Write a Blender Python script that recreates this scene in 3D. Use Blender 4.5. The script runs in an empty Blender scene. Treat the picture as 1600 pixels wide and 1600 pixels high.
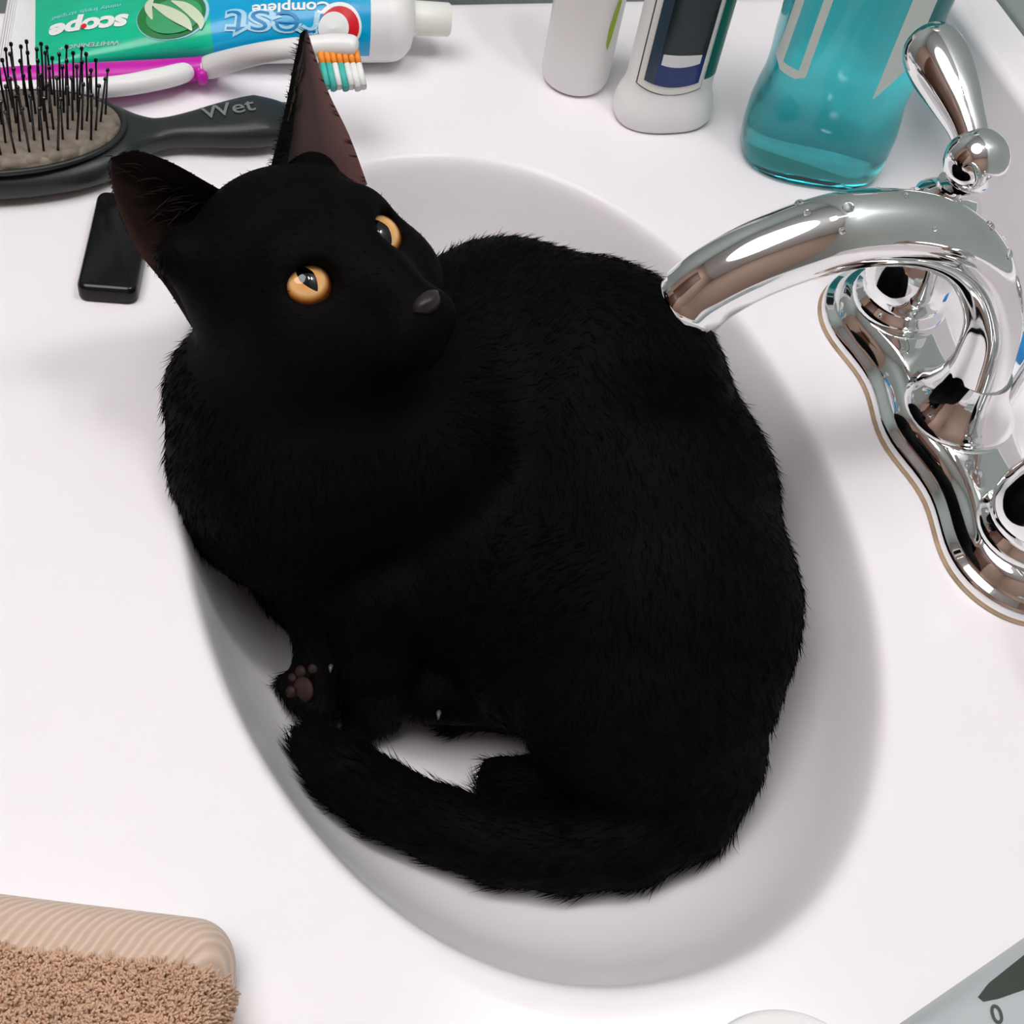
import bpy, bmesh, math, random
import numpy as np
from mathutils import Vector, Matrix, Euler

random.seed(4); rng = np.random.default_rng(4)
SC = bpy.context.scene
COL = SC.collection
PI = math.pi

# ------------------------------------------------------------ camera, light, exposure
CAM_C = np.array([0.3004, -0.1352, 0.3991])
CAM_E = (0.65451348, -0.13716011, 1.32546637)
FPX = 2138.27
cd = bpy.data.cameras.new('camera'); cd.sensor_width = 36; cd.lens = FPX / 1600 * 36; cd.clip_start = 0.01
cam = bpy.data.objects.new('camera', cd); COL.objects.link(cam)
cam.location = CAM_C; cam.rotation_euler = CAM_E
SC.camera = cam
SC.view_settings.view_transform = 'Standard'; SC.view_settings.look = 'None'
SC.view_settings.gamma = 1; SC.view_settings.use_curve_mapping = False
SC.view_settings.exposure = 0.1
TUBE_STRENGTH = 66.0
FILL_STRENGTH = 5.3  # strength of the added overhead fill
SC.cycles.max_bounces = 16; SC.cycles.diffuse_bounces = 12
wd = bpy.data.worlds.new('world'); SC.world = wd; wd.use_nodes = True
wd.node_tree.nodes['Background'].inputs[0].default_value = (0.9, 0.93, 1, 1)
wd.node_tree.nodes['Background'].inputs[1].default_value = 0.12

CR = np.array(Euler(CAM_E).to_matrix())
def at(u, v, z):                       # a picture position on the level z -> world point
    d = CR @ np.array([(u - 800) / FPX, -(v - 800) / FPX, -1.0])
    return CAM_C + d * (z - CAM_C[2]) / d[2]

# ------------------------------------------------------------ helpers
def tag(o, label=None, cat=None, group=None, kind=None):
    if label: o['label'] = label
    if cat: o['category'] = cat
    if group: o['group'] = group
    if kind: o['kind'] = kind
    return o

def mesh_obj(name, verts, faces, mat=None, parent=None, smooth=True, sharp=None, recalc=True):
    me = bpy.data.meshes.new(name)
    me.from_pydata([tuple(map(float, v)) for v in verts], [], [tuple(map(int, f)) for f in faces])
    if recalc:
        bm = bmesh.new(); bm.from_mesh(me); bmesh.ops.recalc_face_normals(bm, faces=bm.faces); bm.to_mesh(me); bm.free()
    me.validate(); me.update()
    if smooth:
        me.polygons.foreach_set('use_smooth', [True] * len(me.polygons))
        if sharp: me.set_sharp_from_angle(angle=math.radians(sharp))
    o = bpy.data.objects.new(name, me); COL.objects.link(o)
    if mat:
        for m in (mat if isinstance(mat, (list, tuple)) else [mat]): me.materials.append(m)
    if parent: o.parent = parent
    return o

def face_up(o):                         # an open shell whose visible side is above
    if sum(p.normal.z * p.area for p in o.data.polygons) < 0: o.data.flip_normals()
    return o

def empty(name, loc, rz=0.0):
    o = bpy.data.objects.new(name, None); COL.objects.link(o)
    o.location = loc; o.rotation_euler = (0, 0, rz); o.empty_display_size = .02
    return o

def rings_faces(nr, n, closed=True, cap0=False, cap1=False):
    F = []
    for i in range(nr - 1):
        for j in range(n if closed else n - 1):
            k = (j + 1) % n
            F.append((i * n + j, i * n + k, (i + 1) * n + k, (i + 1) * n + j))
    if cap0: F.append(tuple(range(n))[::-1])
    if cap1: F.append(tuple((nr - 1) * n + j for j in range(n)))
    return F

def lathe_geo(prof, n=40, M=None):
    V = []
    for r, z in prof:
        for j in range(n):
            a = 2 * PI * j / n
            p = Vector((r * math.cos(a), r * math.sin(a), z))
            V.append(M @ p if M else p)
    return V, rings_faces(len(prof), n, True, True, True)

def crspline(pts, m):
    P = [np.array(p, float) for p in pts]
    P = [2 * P[0] - P[1]] + P + [2 * P[-1] - P[-2]]
    out = []
    for i in range(1, len(P) - 2):
        for k in range(m):
            t = k / m
            out.append(.5 * ((2 * P[i]) + (-P[i-1] + P[i+1]) * t + (2*P[i-1] - 5*P[i] + 4*P[i+1] - P[i+2]) * t*t + (-P[i-1] + 3*P[i] - 3*P[i+1] + P[i+2]) * t**3))
    out.append(P[-2])
    return out

def tube_geo(pts, radii, n=16, m=6, flat=1.0, up=None, cap=True):
    """sweep: pts with radii, smoothed; flat squashes the section along the frame's second axis"""
    Q = crspline([list(p) + [r] for p, r in zip(pts, radii)], m)
    C = [Vector(q[:3]) for q in Q]; Rr = [max(q[3], 1e-5) for q in Q]
    V = []; ref = Vector(up) if up else None
    prev = None
    for i, c in enumerate(C):
        t = (C[min(i+1, len(C)-1)] - C[max(i-1, 0)]).normalized()
        if ref: x = ref.cross(t)
        elif prev is None: x = t.orthogonal()
        else: x = prev - t * prev.dot(t)
        x.normalize(); prev = x
        y = t.cross(x)
        for j in range(n):
            a = 2 * PI * j / n
            V.append(c + x * (Rr[i] * math.cos(a)) + y * (Rr[i] * flat * math.sin(a)))
    return V, rings_faces(len(C), n, True, cap, cap)

def join_geo(*gs):
    V, F = [], []
    for v, f in gs:
        o = len(V); V += list(v); F += [tuple(i + o for i in q) for q in f]
    return V, F

def sup(n, hx, hy, e):                # superellipse loop
    out = []
    for j in range(n):
        a = 2 * PI * j / n; c, s = math.cos(a), math.sin(a)
        k = (abs(c) ** e + abs(s) ** e) ** (-1 / e)
        out.append((hx * k * c, hy * k * s))
    return out

def rrect(hx, hy, r, seg=6):
    out = []
    for cx, cy, a0 in ((hx-r, hy-r, 0), (-hx+r, hy-r, PI/2), (-hx+r, -hy+r, PI), (hx-r, -hy+r, 1.5*PI)):
        for k in range(seg + 1):
            a = a0 + PI/2 * k / seg
            out.append((cx + r * math.cos(a), cy + r * math.sin(a)))
    return out

def slab_geo(hx, hy, r, levels, seg=6):   # levels: (inset, z)
    V = []; n = 0
    for ins, z in levels:
        L = rrect(hx - ins, hy - ins, max(r - ins, .0004), seg); n = len(L)
        V += [(x, y, z) for x, y in L]
    return V, rings_faces(len(levels), n, True, True, True)

# ------------------------------------------------------------ materials
def mat(name, color, rough=.5, metal=0, spec=.5, coat=0, trans=0, ior=1.45, emit=None, sheen=0, sss=0):
    m = bpy.data.materials.new(name); m.use_nodes = True
    b = m.node_tree.nodes['Principled BSDF']
    b.inputs['Base Color'].default_value = (*color, 1)
    b.inputs['Roughness'].default_value = rough; b.inputs['Metallic'].default_value = metal
    b.inputs['Specular IOR Level'].default_value = spec; b.inputs['Coat Weight'].default_value = coat
    b.inputs['Coat Roughness'].default_value = .04
    b.inputs['Transmission Weight'].default_value = trans; b.inputs['IOR'].default_value = ior
    b.inputs['Sheen Weight'].default_value = sheen
    if emit:
        b.inputs['Emission Color'].default_value = (*emit[0], 1); b.inputs['Emission Strength'].default_value = emit[1]
    return m
def N(m, t): return m.node_tree.nodes.new(t)
def LK(m, a, b): m.node_tree.links.new(a, b)
def BSDF(m): return m.node_tree.nodes['Principled BSDF']
def math_n(m, op, a, b=None, c=None):
    n = N(m, 'ShaderNodeMath'); n.operation = op
    for i, v in enumerate((a, b, c)):
        if v is None: continue
        if isinstance(v, (int, float)): n.inputs[i].default_value = v
        else: LK(m, v, n.inputs[i])
    return n.outputs[0]
def mixc(m, fac, a, b):
    n = N(m, 'ShaderNodeMix'); n.data_type = 'RGBA'
    if isinstance(fac, (int, float)): n.inputs[0].default_value = fac
    else: LK(m, fac, n.inputs[0])
    for k, v in ((6, a), (7, b)):
        if isinstance(v, tuple): n.inputs[k].default_value = (*v, 1)
        else: LK(m, v, n.inputs[k])
    return n.outputs[2]
def noise_tint(m, base, amp=.06, scale=40):
    """soft procedural mottling of the base colour"""
    tc = N(m, 'ShaderNodeTexCoord'); nz = N(m, 'ShaderNodeTexNoise'); nz.inputs['Scale'].default_value = scale
    LK(m, tc.outputs['Object'], nz.inputs['Vector'])
    c = mixc(m, nz.outputs['Fac'], tuple(x * (1 - amp) for x in base), tuple(min(1, x * (1 + amp)) for x in base))
    LK(m, c, BSDF(m).inputs['Base Color'])
    return nz
def bump(m, h, strength=.3, dist=.001):
    b = N(m, 'ShaderNodeBump'); b.inputs['Strength'].default_value = strength; b.inputs['Distance'].default_value = dist
    LK(m, h, b.inputs['Height']); LK(m, b.outputs[0], BSDF(m).inputs['Normal'])

M = {}
M['marble'] = mat('white_cultured_marble', (.875, .85, .875), .22, spec=.3); noise_tint(M['marble'], (.875, .85, .875), .012, 6)
M['chrome'] = mat('chrome', (.86, .87, .87), .04, metal=1)
nz = noise_tint(M['chrome'], (.86, .87, .87), .03, 120)
M['fur'] = mat('black_fur', (.002, .0017, .0017), .7, spec=.06); noise_tint(M['fur'], (.002, .0017, .0017), .3, 60)
M['hair'] = mat('black_hair', (.0022, .0018, .0018), .6, spec=.06)
M['earskin'] = mat('ear_skin', (.03, .015, .014), .6, spec=.15)
_a = N(M['earskin'], 'ShaderNodeAttribute'); _a.attribute_name = 'ear_edge'
_r = N(M['earskin'], 'ShaderNodeValToRGB'); LK(M['earskin'], _a.outputs['Fac'], _r.inputs[0])
_e = _r.color_ramp.elements; _e[0].position = .25; _e[0].color = (.004, .003, .003, 1); _e[1].position = 1; _e[1].color = (.11, .045, .042, 1)
_x = _e.new(.6); _x.color = (.020, .010, .010, 1); _x = _e.new(.86); _x.color = (.028, .012, .012, 1)
_n = N(M['earskin'], 'ShaderNodeTexNoise'); _n.inputs['Scale'].default_value = 130
_t = N(M['earskin'], 'ShaderNodeTexCoord'); LK(M['earskin'], _t.outputs['Object'], _n.inputs['Vector'])
LK(M['earskin'], mixc(M['earskin'], math_n(M['earskin'], 'MULTIPLY', _n.outputs['Fac'], .6), _r.outputs[0], (.03, .02, .018)), BSDF(M['earskin']).inputs['Base Color'])
M['pad'] = mat('paw_pad', (.032, .017, .014), .6, spec=.2); noise_tint(M['pad'], (.032, .016, .014), .5, 200)
M['nose'] = mat('nose_leather', (.018, .014, .015), .4, spec=.35)
M['black'] = mat('black_gloss_plastic', (.006, .006, .007), .18, spec=.4)
M['white'] = mat('white_plastic', (.84, .84, .84), .3)
M['cream'] = mat('cream_plastic', (.80, .81, .76), .35)
M['magenta'] = mat('magenta_rubber', (.55, .012, .40), .35)
M['orange'] = mat('orange_bristle', (.90, .30, .03), .5)
M['teal_b'] = mat('teal_bristle', (.06, .50, .44), .5)
M['white_b'] = mat('white_bristle', (.85, .87, .86), .5)
M['brush'] = mat('charcoal_rubber', (.020, .024, .024), .38, spec=.45); noise_tint(M['brush'], (.020, .024, .024), .3, 70)
M['padb'] = mat('brush_cushion', (.17, .145, .115), .55); noise_tint(M['padb'], (.20, .165, .13), .45, 160)
_v = N(M['padb'], 'ShaderNodeTexVoronoi'); _v.inputs['Scale'].default_value = 190; _t = N(M['padb'], 'ShaderNodeTexCoord'); LK(M['padb'], _t.outputs['Object'], _v.inputs['Vector']); bump(M['padb'], math_n(M['padb'], 'SUBTRACT', 1.0, _v.outputs['Distance']), .8, .002)
M['grey_ink'] = mat('grey_print', (.16, .20, .20), .4)
M['wall'] = mat('grey_green_paint', (.42, .49, .47), .55); noise_tint(M['wall'], (.42, .49, .47), .04, 20)
M['beige'] = mat('tan_paint', (.44, .30, .24), .6); noise_tint(M['beige'], (.44, .30, .24), .05, 12)
M['ceil'] = mat('white_ceiling', (.8, .8, .8), .8)
M['floor'] = mat('blue_grey_tile', (.42, .48, .60), .35); noise_tint(M['floor'], (.42, .48, .60), .08, 5)
M['wood'] = mat('brown_wood', (.10, .035, .018), .4); noise_tint(M['wood'], (.10, .035, .018), .4, 8)
M['cab'] = mat('white_cabinet', (.7, .69, .66), .4)
M['tubeglow'] = mat('lit_tube', (1, 1, 1), .5, emit=((1, .975, .98), TUBE_STRENGTH))
M['fillglow'] = mat('fill_glow', (1, 1, 1), .5, emit=((1, .96, .97), FILL_STRENGTH))
M['blue'] = mat('blue_plastic', (.01, .21, .52), .35)
M['ink_dark'] = mat('dark_ink', (.05, .06, .05), .5)

# ------------------------------------------------------------ room
def box_geo(x0, x1, y0, y1, z0, z1):
    V = [(x, y, z) for x in (x0, x1) for y in (y0, y1) for z in (z0, z1)]
    F = [(0, 1, 3, 2), (4, 6, 7, 5), (0, 4, 5, 1), (2, 3, 7, 6), (0, 2, 6, 4), (1, 5, 7, 3)]
    return V, F
def struct(name, geo, m, sm=False):
    return tag(mesh_obj(name, *geo, m, smooth=sm), kind='structure')
WX0, WX1, WY0, WY1, WZ0, WZ1 = -1.15, 1.15, -1.45, .272, -.82, 1.5
struct('floor', box_geo(WX0, WX1, WY0, WY1, WZ0 - .05, WZ0), M['floor'])
struct('ceiling', box_geo(WX0, WX1, WY0, WY1, WZ1, WZ1 + .05), M['ceil'])
struct('wall_back', box_geo(WX0, WX1, WY1, WY1 + .06, WZ0, WZ1), M['wall'])
struct('wall_front', box_geo(WX0, WX1, WY0 - .06, WY0, WZ0, WZ1), M['beige'])
struct('wall_left', box_geo(WX0 - .06, WX0, WY0, WY1, WZ0, WZ1), M['wall'])
struct('wall_right', box_geo(WX1, WX1 + .06, WY0, WY1, WZ0, WZ1), M['beige'])
door = struct('door_1', box_geo(-.55, .25, WY0 + .001, WY0 + .035, WZ0 + .002, 1.2), M['wood'])

cl_ = empty('fill_lamp', (0, -.55, WZ1)); tag(cl_, 'added round fill light under the ceiling, out of view', 'fill light')  # unseen fill light, added to lift the shadows
mesh_obj('fill_base', *lathe_geo([(.535, -.0005), (.54, -.004), (.535, -.02), (.001, -.02)], 40), M['white'], cl_, sharp=40)
mesh_obj('fill_diffuser', *lathe_geo([(.525, -.0205), (.52, -.04), (.42, -.062), (.22, -.074), (.001, -.078)], 40), M['fillglow'], cl_)
# light fixture above the sink: two short glowing tubes in a white housing on the back wall
fx = empty('wall_lamp', (.02, WY1, .78))
tag(fx, 'white wall lamp with two short glowing tubes above the sink', 'wall lamp')
mesh_obj('housing', *box_geo(-.09, .09, -.03, -.001, .0, .09), M['white'], fx, smooth=False)
mesh_obj('arm', *box_geo(-.012, .012, -.18, -.03, .03, .045), M['white'], fx, smooth=False)
for dy in (-.162, -.042):
    v, f = lathe_geo([(.001, -.056), (.013, -.055), (.0145, -.05), (.0145, .05), (.013, .055), (.001, .056)], 16, Matrix.Translation((0, dy, .0)) @ Matrix.Rotation(PI/2, 4, 'Y'))
    mesh_obj('lamp_tube', v, f, M['tubeglow'], fx)

# ------------------------------------------------------------ vanity top with basin
RA, RB, RN = .1922, .1253, 2.12
PROF = [(.02, -.0962), (.3, -.0952), (.55, -.0892), (.70, -.078), (.80, -.0635), (.87, -.048), (.92, -.033), (.955, -.0190), (.978, -.0095), (.995, -.0037), (1.012, -.001), (1.03, -.0002), (1.05, 0)]
def bowl_z(s):
    return float(np.interp(s, [p[0] for p in PROF], [p[1] for p in PROF]))
CX0, CX1, CY0, CY1 = -.3084, .46, -.31, .2463
DY1 = CY1 - .016
top = empty('countertop', (0, 0, 0))
tag(top, 'white moulded vanity countertop with oval sink basin and backsplash', 'countertop')
angs = sorted(set([2 * PI * j / 180 for j in range(180)] + [math.atan2(y, x) % (2*PI) for x in (CX0, CX1) for y in (CY0, DY1)]))
na = len(angs)
def rimpt(a, s):
    c, sn = math.cos(a), math.sin(a); k = (abs(c)/RA) ** RN + (abs(sn)/RB) ** RN
    r = k ** (-1 / RN); return r * c * s, r * sn * s
def rectpt(a, grow=0.0):
    c, sn = math.cos(a), math.sin(a)
    tx = ((CX1 if c > 0 else -CX0)) / abs(c) if abs(c) > 1e-9 else 1e9
    ty = ((DY1 if sn > 0 else -CY0)) / abs(sn) if abs(sn) > 1e-9 else 1e9
    t = min(tx, ty); x, y = t * c, t * sn
    if abs(x - CX0) < 1e-6: x -= grow
    if abs(x - CX1) < 1e-6: x += grow
    if abs(y - CY0) < 1e-6: y -= grow
    return x, y
V = []
prof_s = crspline(PROF, 3)
for s, z in prof_s:
    for a in angs:
        x, y = rimpt(a, s); V.append((x, y, z))
face_up(mesh_obj('basin', V, rings_faces(len(prof_s), na, True, True, False), M['marble'], top))
V = []
for t in (0, .1, .3, .6):
    for a in angs:
        x, y = rimpt(a, 1.05); X, Y = rectpt(a); V.append((x + (X-x)*t, y + (Y-y)*t, 0))
for g, z in ((-.004, 0), (.0, -.0003), (.003, -.0018), (.0052, -.0045), (.006, -.008), (.006, -.034), (0, -.036), (-.05, -.036)):
    for a in angs:
        X, Y = rectpt(a, g); V.append((X, Y, z))
face_up(mesh_obj('deck', V, rings_faces(12, na, True), M['marble'], top, sharp=60))
# backsplash with coved foot and rounded upper ledge, one moulding
bs = []
for k in range(7):
    a = PI/2 * k / 6; bs.append((CY1 - .016 + .016 * math.sin(a), .016 * (1 - math.cos(a))))
for k in range(7):
    a = PI/2 * k / 6; bs.append((CY1 + .005 * (1 - math.cos(a)), .0673 + .005 * math.sin(a)))
bs += [(WY1 - .002, .0723), (WY1 - .002, -.03), (CY1 - .016, -.03)]
V = []
for x in (CX0 - .006, CX1 + .006):
    V += [(x, y, z) for y, z in bs]
nb = len(bs)
mesh_obj('backsplash', V, rings_faces(2, nb, True, True, True), M['marble'], top, sharp=50)
# cabinet under the top
cb = empty('vanity_cabinet', (0, 0, WZ0)); tag(cb, 'white bathroom vanity cabinet under the countertop', 'cabinet')
g = join_geo(box_geo(-.30, -.284, -.28, .25, 0, .782), box_geo(.434, .45, -.28, .25, 0, .782), box_geo(-.284, .434, .236, .25, 0, .782), box_geo(-.284, .434, -.28, .236, .06, .075))
mesh_obj('carcass', *g, M['cab'], cb, smooth=False)
for x0, x1, kx in ((-.298, .072, .04), (.078, .448, .11)):
    d = mesh_obj('door', *box_geo(x0, x1, -.299, -.2805, .07, .77), M['cab'], cb, smooth=False)
    mesh_obj('knob', *lathe_geo([(.002, .028), (.012, .026), (.014, .02), (.006, .012), (.005, 0)], 16, Matrix.Translation((kx, -.299, .62)) @ Matrix.Rotation(PI/2, 4, 'X')), M['chrome'], d)

# ------------------------------------------------------------ cat
HC = None
def camvec(x, y, z): return CR @ np.array([x, y, z])
fI = np.array([.60, .56, -.57]); fI /= np.linalg.norm(fI)
fF = np.array([.58, .2, .79]); fF -= fI * fF.dot(fI); fF /= np.linalg.norm(fF)
fU = np.cross(fF, fI)                  # up of the face
HI, HU, HF = (CR @ v for v in (fI, fU, fF))
EYEMID = at(556, 401, .088)
HC = EYEMID - .022 * HF - .004 * HU
def head(i, u, f): return HC + HI * i / 1000 + HU * u / 1000 + HF * f / 1000

def S(u, v, rp, z):
    P = at(u, v, z); d = -(CR.T @ (P - CAM_C))[2]
    return P, rp * d / FPX
caps = []                              # (A, ra, B, rb, k)
def cap_(a, b, k=.012): caps.append((a[0], a[1], b[0], b[1], k))
SHA, SHB = [(*P_, r_) for P_, r_ in (S(668, 1078, 54, -.066), S(815, 1075, 60, -.064))]
B = {n: (np.array(p[:3]),
 p[3]) for n, p in dict(
 chest=(-0.0183,-0.0802,0.0010,0.0445),
 chestlow=(-0.0106,-0.0616,-0.0450,0.0376),
 shoulderl=(-0.0406,-0.0974,0.0150,0.0295),
 neck=(-0.0347,-0.0782,0.0400,0.0307),
 back1=(-0.0672,0.0116,-0.0050,0.0473),
 back2=(-0.0423,0.0355,-0.0120,0.0607),
 back3=(0.0044,0.0455,-0.0200,0.0588),
 haunch=(0.0491,0.0399,-0.0250,0.0554),
 rump=(0.0775,0.0345,-0.0350,0.0472),
 belly=(-0.0021,-0.0182,-0.0400,0.0485),
 shoulderr=(-0.0210,-0.0359,-0.0000,0.0414),
 knee=(0.0501,-0.0017,-0.0450,0.0257),
 shank=(0.0680,0.0123,-0.0500,0.0195),
 hfoota=(0.0483,-0.0032,-0.0850,0.0109),
 hfoot=(0.0466,-0.0236,-0.0860,0.0088),
 foot2a=(0.1005,0.0321,-0.0680,0.0171),
 foot2b=(0.0873,-0.0138,-0.0790,0.0123),
 elbowl=(0.0071,-0.0793,-0.0380,0.0157),
 wristl=(0.0269,-0.0759,-0.0550,0.0123),
 pawl=(0.0416,-0.0830,-0.0630,0.0103),
 elbowr=(0.0233,-0.0573,-0.0300,0.0204),
 wristr=(0.0405,-0.0593,-0.0500,0.0146),
 pawr=(0.0444,-0.0583,-0.0780,0.0116),
 t0=(0.1028,0.0478,-0.0450,0.0249),
 t1=(0.1152,0.0395,-0.0540,0.0212),
 t2=(0.1221,0.0203,-0.0620,0.0174),
 t3=(0.1207,-0.0021,-0.0660,0.0155),
 t4=(0.1133,-0.0257,-0.0670,0.0150),
 t5=(0.1024,-0.0461,-0.0670,0.0136),
 t6=(0.0932,-0.0664,-0.0570,0.0134),
 t7=(0.0847,-0.0805,-0.0460,0.0127),
 t8=(0.0726,-0.0883,-0.0470,0.0092),
 shina=SHA,shinb=SHB,
 low1=(0.0060,-0.0040,-0.0560,0.0380),
 low2=(0.0420,0.0250,-0.0500,0.0440)).items()}
for a, b, k in [('back1','back2',.006),('back2','back3',.006),('back3','haunch',.006),('haunch','rump',.006),('belly','back2',.008),('belly','haunch',.008),('low1','low2',.006),
                ('chest','chestlow',.006),('shoulderl','chest',.008),('neck','chest',.010),('chest','shoulderr',.008),('shoulderr','back1',.008),('chestlow','belly',.008),
                ('haunch','knee',.010),('knee','shank',.006),('hfoota','hfoot',.003),('shina','shinb',.006),('shank','hfoota',.006),('foot2a','foot2b',.005),('rump','foot2a',.006),
                ('chest','elbowl',.008),('elbowl','wristl',.004),('wristl','pawl',.003),('chestlow','elbowr',.008),('elbowr','wristr',.004),('wristr','pawr',.004),
                ('rump','t0',.006),('t0','t1',.004),('t1','t2',.004),('t2','t3',.003),('t3','t4',.003),('t4','t5',.003),('t5','t6',.003),('t6','t7',.003),('t7','t8',.003)]:
    cap_(B[a], B[b], k)
def toes(p, dirv, r, name):             # four toes at the end of a paw
    d = np.array(dirv, float); d /= np.linalg.norm(d); side = np.cross(d, [0, 0, 1.]); side /= np.linalg.norm(side)
    for k in (-1.5, -.5, .5, 1.5):
        c = p + d * r * (.75 - .12 * abs(k)) + side * r * .48 * k - np.array([0, 0, r * .15])
        caps.append((c - d * r * .3, r * .42, c, r * .40, .0025))
toes(B['pawl'][0], B['pawl'][0] - B['wristl'][0] + np.array([0, -.012, .022]), .0122, 'l')
toes(B['pawr'][0], [-.2, -.6, 0], .0133, 'r')
toes(B['hfoot'][0], [-.3, -1, 0], .0105, 'h')
toes(B['foot2b'][0], [-.2, -1, 0], .0125, 'h')
# head masses
hs = [((0,13,-15),36,(0,6,-10),32.5,.0), ((-19,-9,1),22,(-14,-13,4),20,.010), ((19,-9,1),20,(14,-13,4),19,.010),
      ((0,6,16),13,(0,-11,27),9.5,.010), ((0,-11,27),9.5,(0,-19.5,34),6.8,.005),
      ((-7.5,-26,26),9.5,(-6,-25,30),8.8,.006), ((7.5,-26,26),9.5,(6,-25,30),8.8,.006), ((0,-33,22),7.5,(0,-32,25),7,.006),
      ((-17,15,12),10,(-12,15,14),10,.008), ((17,15,12),10,(12,15,14),10,.008),
      ((-24,26,-14),14,(-32,36,-15),9,.012), ((24,26,-14),14,(32,36,-15),9,.012)]
for a, ra, b, rb, k in hs: caps.append((head(*a), ra/1000, head(*b), rb/1000, k))
caps.append((head(0, -2, -14), .034, B['neck'][0], B['neck'][1], .02))

EYES = [head(-17.2, 4.6, 11.2), head(17.2, 4.6, 11.2)]
ER = .0104
VOX = .0018
lo = np.min([np.minimum(c[0]-c[1], c[2]-c[3]) for c in caps], 0) - .006
hi = np.max([np.maximum(c[0]+c[1], c[2]+c[3]) for c in caps], 0) + .006
dims = np.ceil((hi - lo) / VOX).astype(int) + 1
D = np.full(dims, .05, np.float32)
ax = [lo[i] + VOX * np.arange(dims[i]) for i in range(3)]
def region(a, b):
    i0 = np.maximum(((a - lo) / VOX).astype(int), 0); i1 = np.minimum(((b - lo) / VOX).astype(int) + 2, dims)
    sl = tuple(slice(i0[i], i1[i]) for i in range(3))
    X, Y, Z = np.meshgrid(ax[0][sl[0]], ax[1][sl[1]], ax[2][sl[2]], indexing='ij')
    return sl, np.stack([X, Y, Z], -1)
for A, ra, Bp, rb, k in caps:
    m = k + .014
    sl, P = region(np.minimum(A-ra, Bp-rb) - m, np.maximum(A+ra, Bp+rb) + m)
    ab = Bp - A; L2 = max(ab.dot(ab), 1e-12)
    t = np.clip(((P - A) @ ab) / L2, 0, 1)
    d = np.linalg.norm(P - A - t[..., None] * ab, axis=-1) - (ra + (rb - ra) * t)
    o = D[sl]
    if k > 0:
        h = np.clip(.5 + .5 * (o - d) / k, 0, 1); D[sl] = d * h + o * (1 - h) - k * h * (1 - h)
    else: D[sl] = np.minimum(o, d)
# the body flattens where it presses on the basin
def basin_z(X, Y):
    r_ = ((np.abs(X) / RA) ** RN + (np.abs(Y) / RB) ** RN) ** (1 / RN)
    return np.interp(r_, [p[0] for p in PROF], [p[1] for p in PROF])
gx, gy = np.meshgrid(ax[0], ax[1], indexing='ij'); gz = basin_z(gx, gy)
sl_ = np.hypot(*np.gradient(gz, VOX)); cosn = 1 / np.sqrt(1 + sl_ ** 2)
D = np.maximum(D, ((gz + .0018)[:, :, None] - ax[2][None, None, :]) * cosn[:, :, None]).astype(np.float32)
for e in EYES:                          # sockets
    sl, P = region(e - .024, e + .024)
    sgn_ = 1 if (e - HC).dot(HI) > 0 else -1
    ax_ = HF + HI * (-.28 if sgn_ < 0 else .02); ax_ /= np.linalg.norm(ax_)
    q = P - e; t = np.maximum(q @ ax_, 0); q = q - t[..., None] * ax_
    hi_ = HI - ax_ * HI.dot(ax_); hi_ /= np.linalg.norm(hi_)
    hi_ = hi_ * .95 + HU * .22 * sgn_
    w_ = np.clip(q @ hi_, -.0016, .0016); q = q - w_[..., None] * hi_
    d = np.linalg.norm(q, axis=-1) - (.0061 if sgn_ < 0 else .0064)
    h = np.clip(.5 + .5 * (D[sl] + d) / .002, 0, 1)      # smooth subtraction
    D[sl] = np.maximum(D[sl], -d) + .0005 * np.exp(-((D[sl] + d) / .0012) ** 2)
def surface_nets(D, lo, vox):
    s = D < 0
    nx, ny, nz_ = D.shape
    corners = [(i, j, k) for i in (0, 1) for j in (0, 1) for k in (0, 1)]
    cs = [s[i:nx-1+i, j:ny-1+j, k:nz_-1+k] for i, j, k in corners]
    cnt = sum(c.astype(np.int8) for c in cs)
    act = (cnt > 0) & (cnt < 8)
    idx = np.full(act.shape, -1, np.int64); cells = np.argwhere(act); idx[act] = np.arange(len(cells))
    vals = np.stack([D[cells[:, 0]+i, cells[:, 1]+j, cells[:, 2]+k] for i, j, k in corners], 1)
    acc = np.zeros((len(cells), 3)); n = np.zeros(len(cells))
    for a in range(8):
        for b in range(a + 1, 8):
            ca, cb_ = np.array(corners[a]), np.array(corners[b])
            if np.abs(ca - cb_).sum() != 1: continue
            va, vb = vals[:, a], vals[:, b]
            cr = (va < 0) != (vb < 0)
            t = np.where(cr, va / np.where(cr, va - vb, 1), 0)
            acc += np.where(cr[:, None], ca + t[:, None] * (cb_ - ca), 0); n += cr
    V = lo + vox * (cells + acc / n[:, None])
    F = []
    for axis in range(3):
        o1, o2 = [(1, 2), (2, 0), (0, 1)][axis]
        a = np.moveaxis(s, axis, 0)
        diff = np.argwhere(np.take(s, range(0, s.shape[axis]-1), axis) != np.take(s, range(1, s.shape[axis]), axis))
        ok = np.ones(len(diff), bool)
        for o in (o1, o2): ok &= (diff[:, o] > 0) & (diff[:, o] < act.shape[o])
        diff = diff[ok]
        q = []
        for d1, d2 in ((1, 1), (0, 1), (0, 0), (1, 0)):
            c = diff.copy(); c[:, o1] -= d1; c[:, o2] -= d2
            q.append(idx[c[:, 0], c[:, 1], c[:, 2]])
        q = np.stack(q, 1)
        ins = s[diff[:, 0], diff[:, 1], diff[:, 2]]
        q[~ins] = q[~ins][:, ::-1]
        F.append(q)
    return V, np.concatenate(F)
CV, CF = surface_nets(D, lo, VOX)
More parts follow.
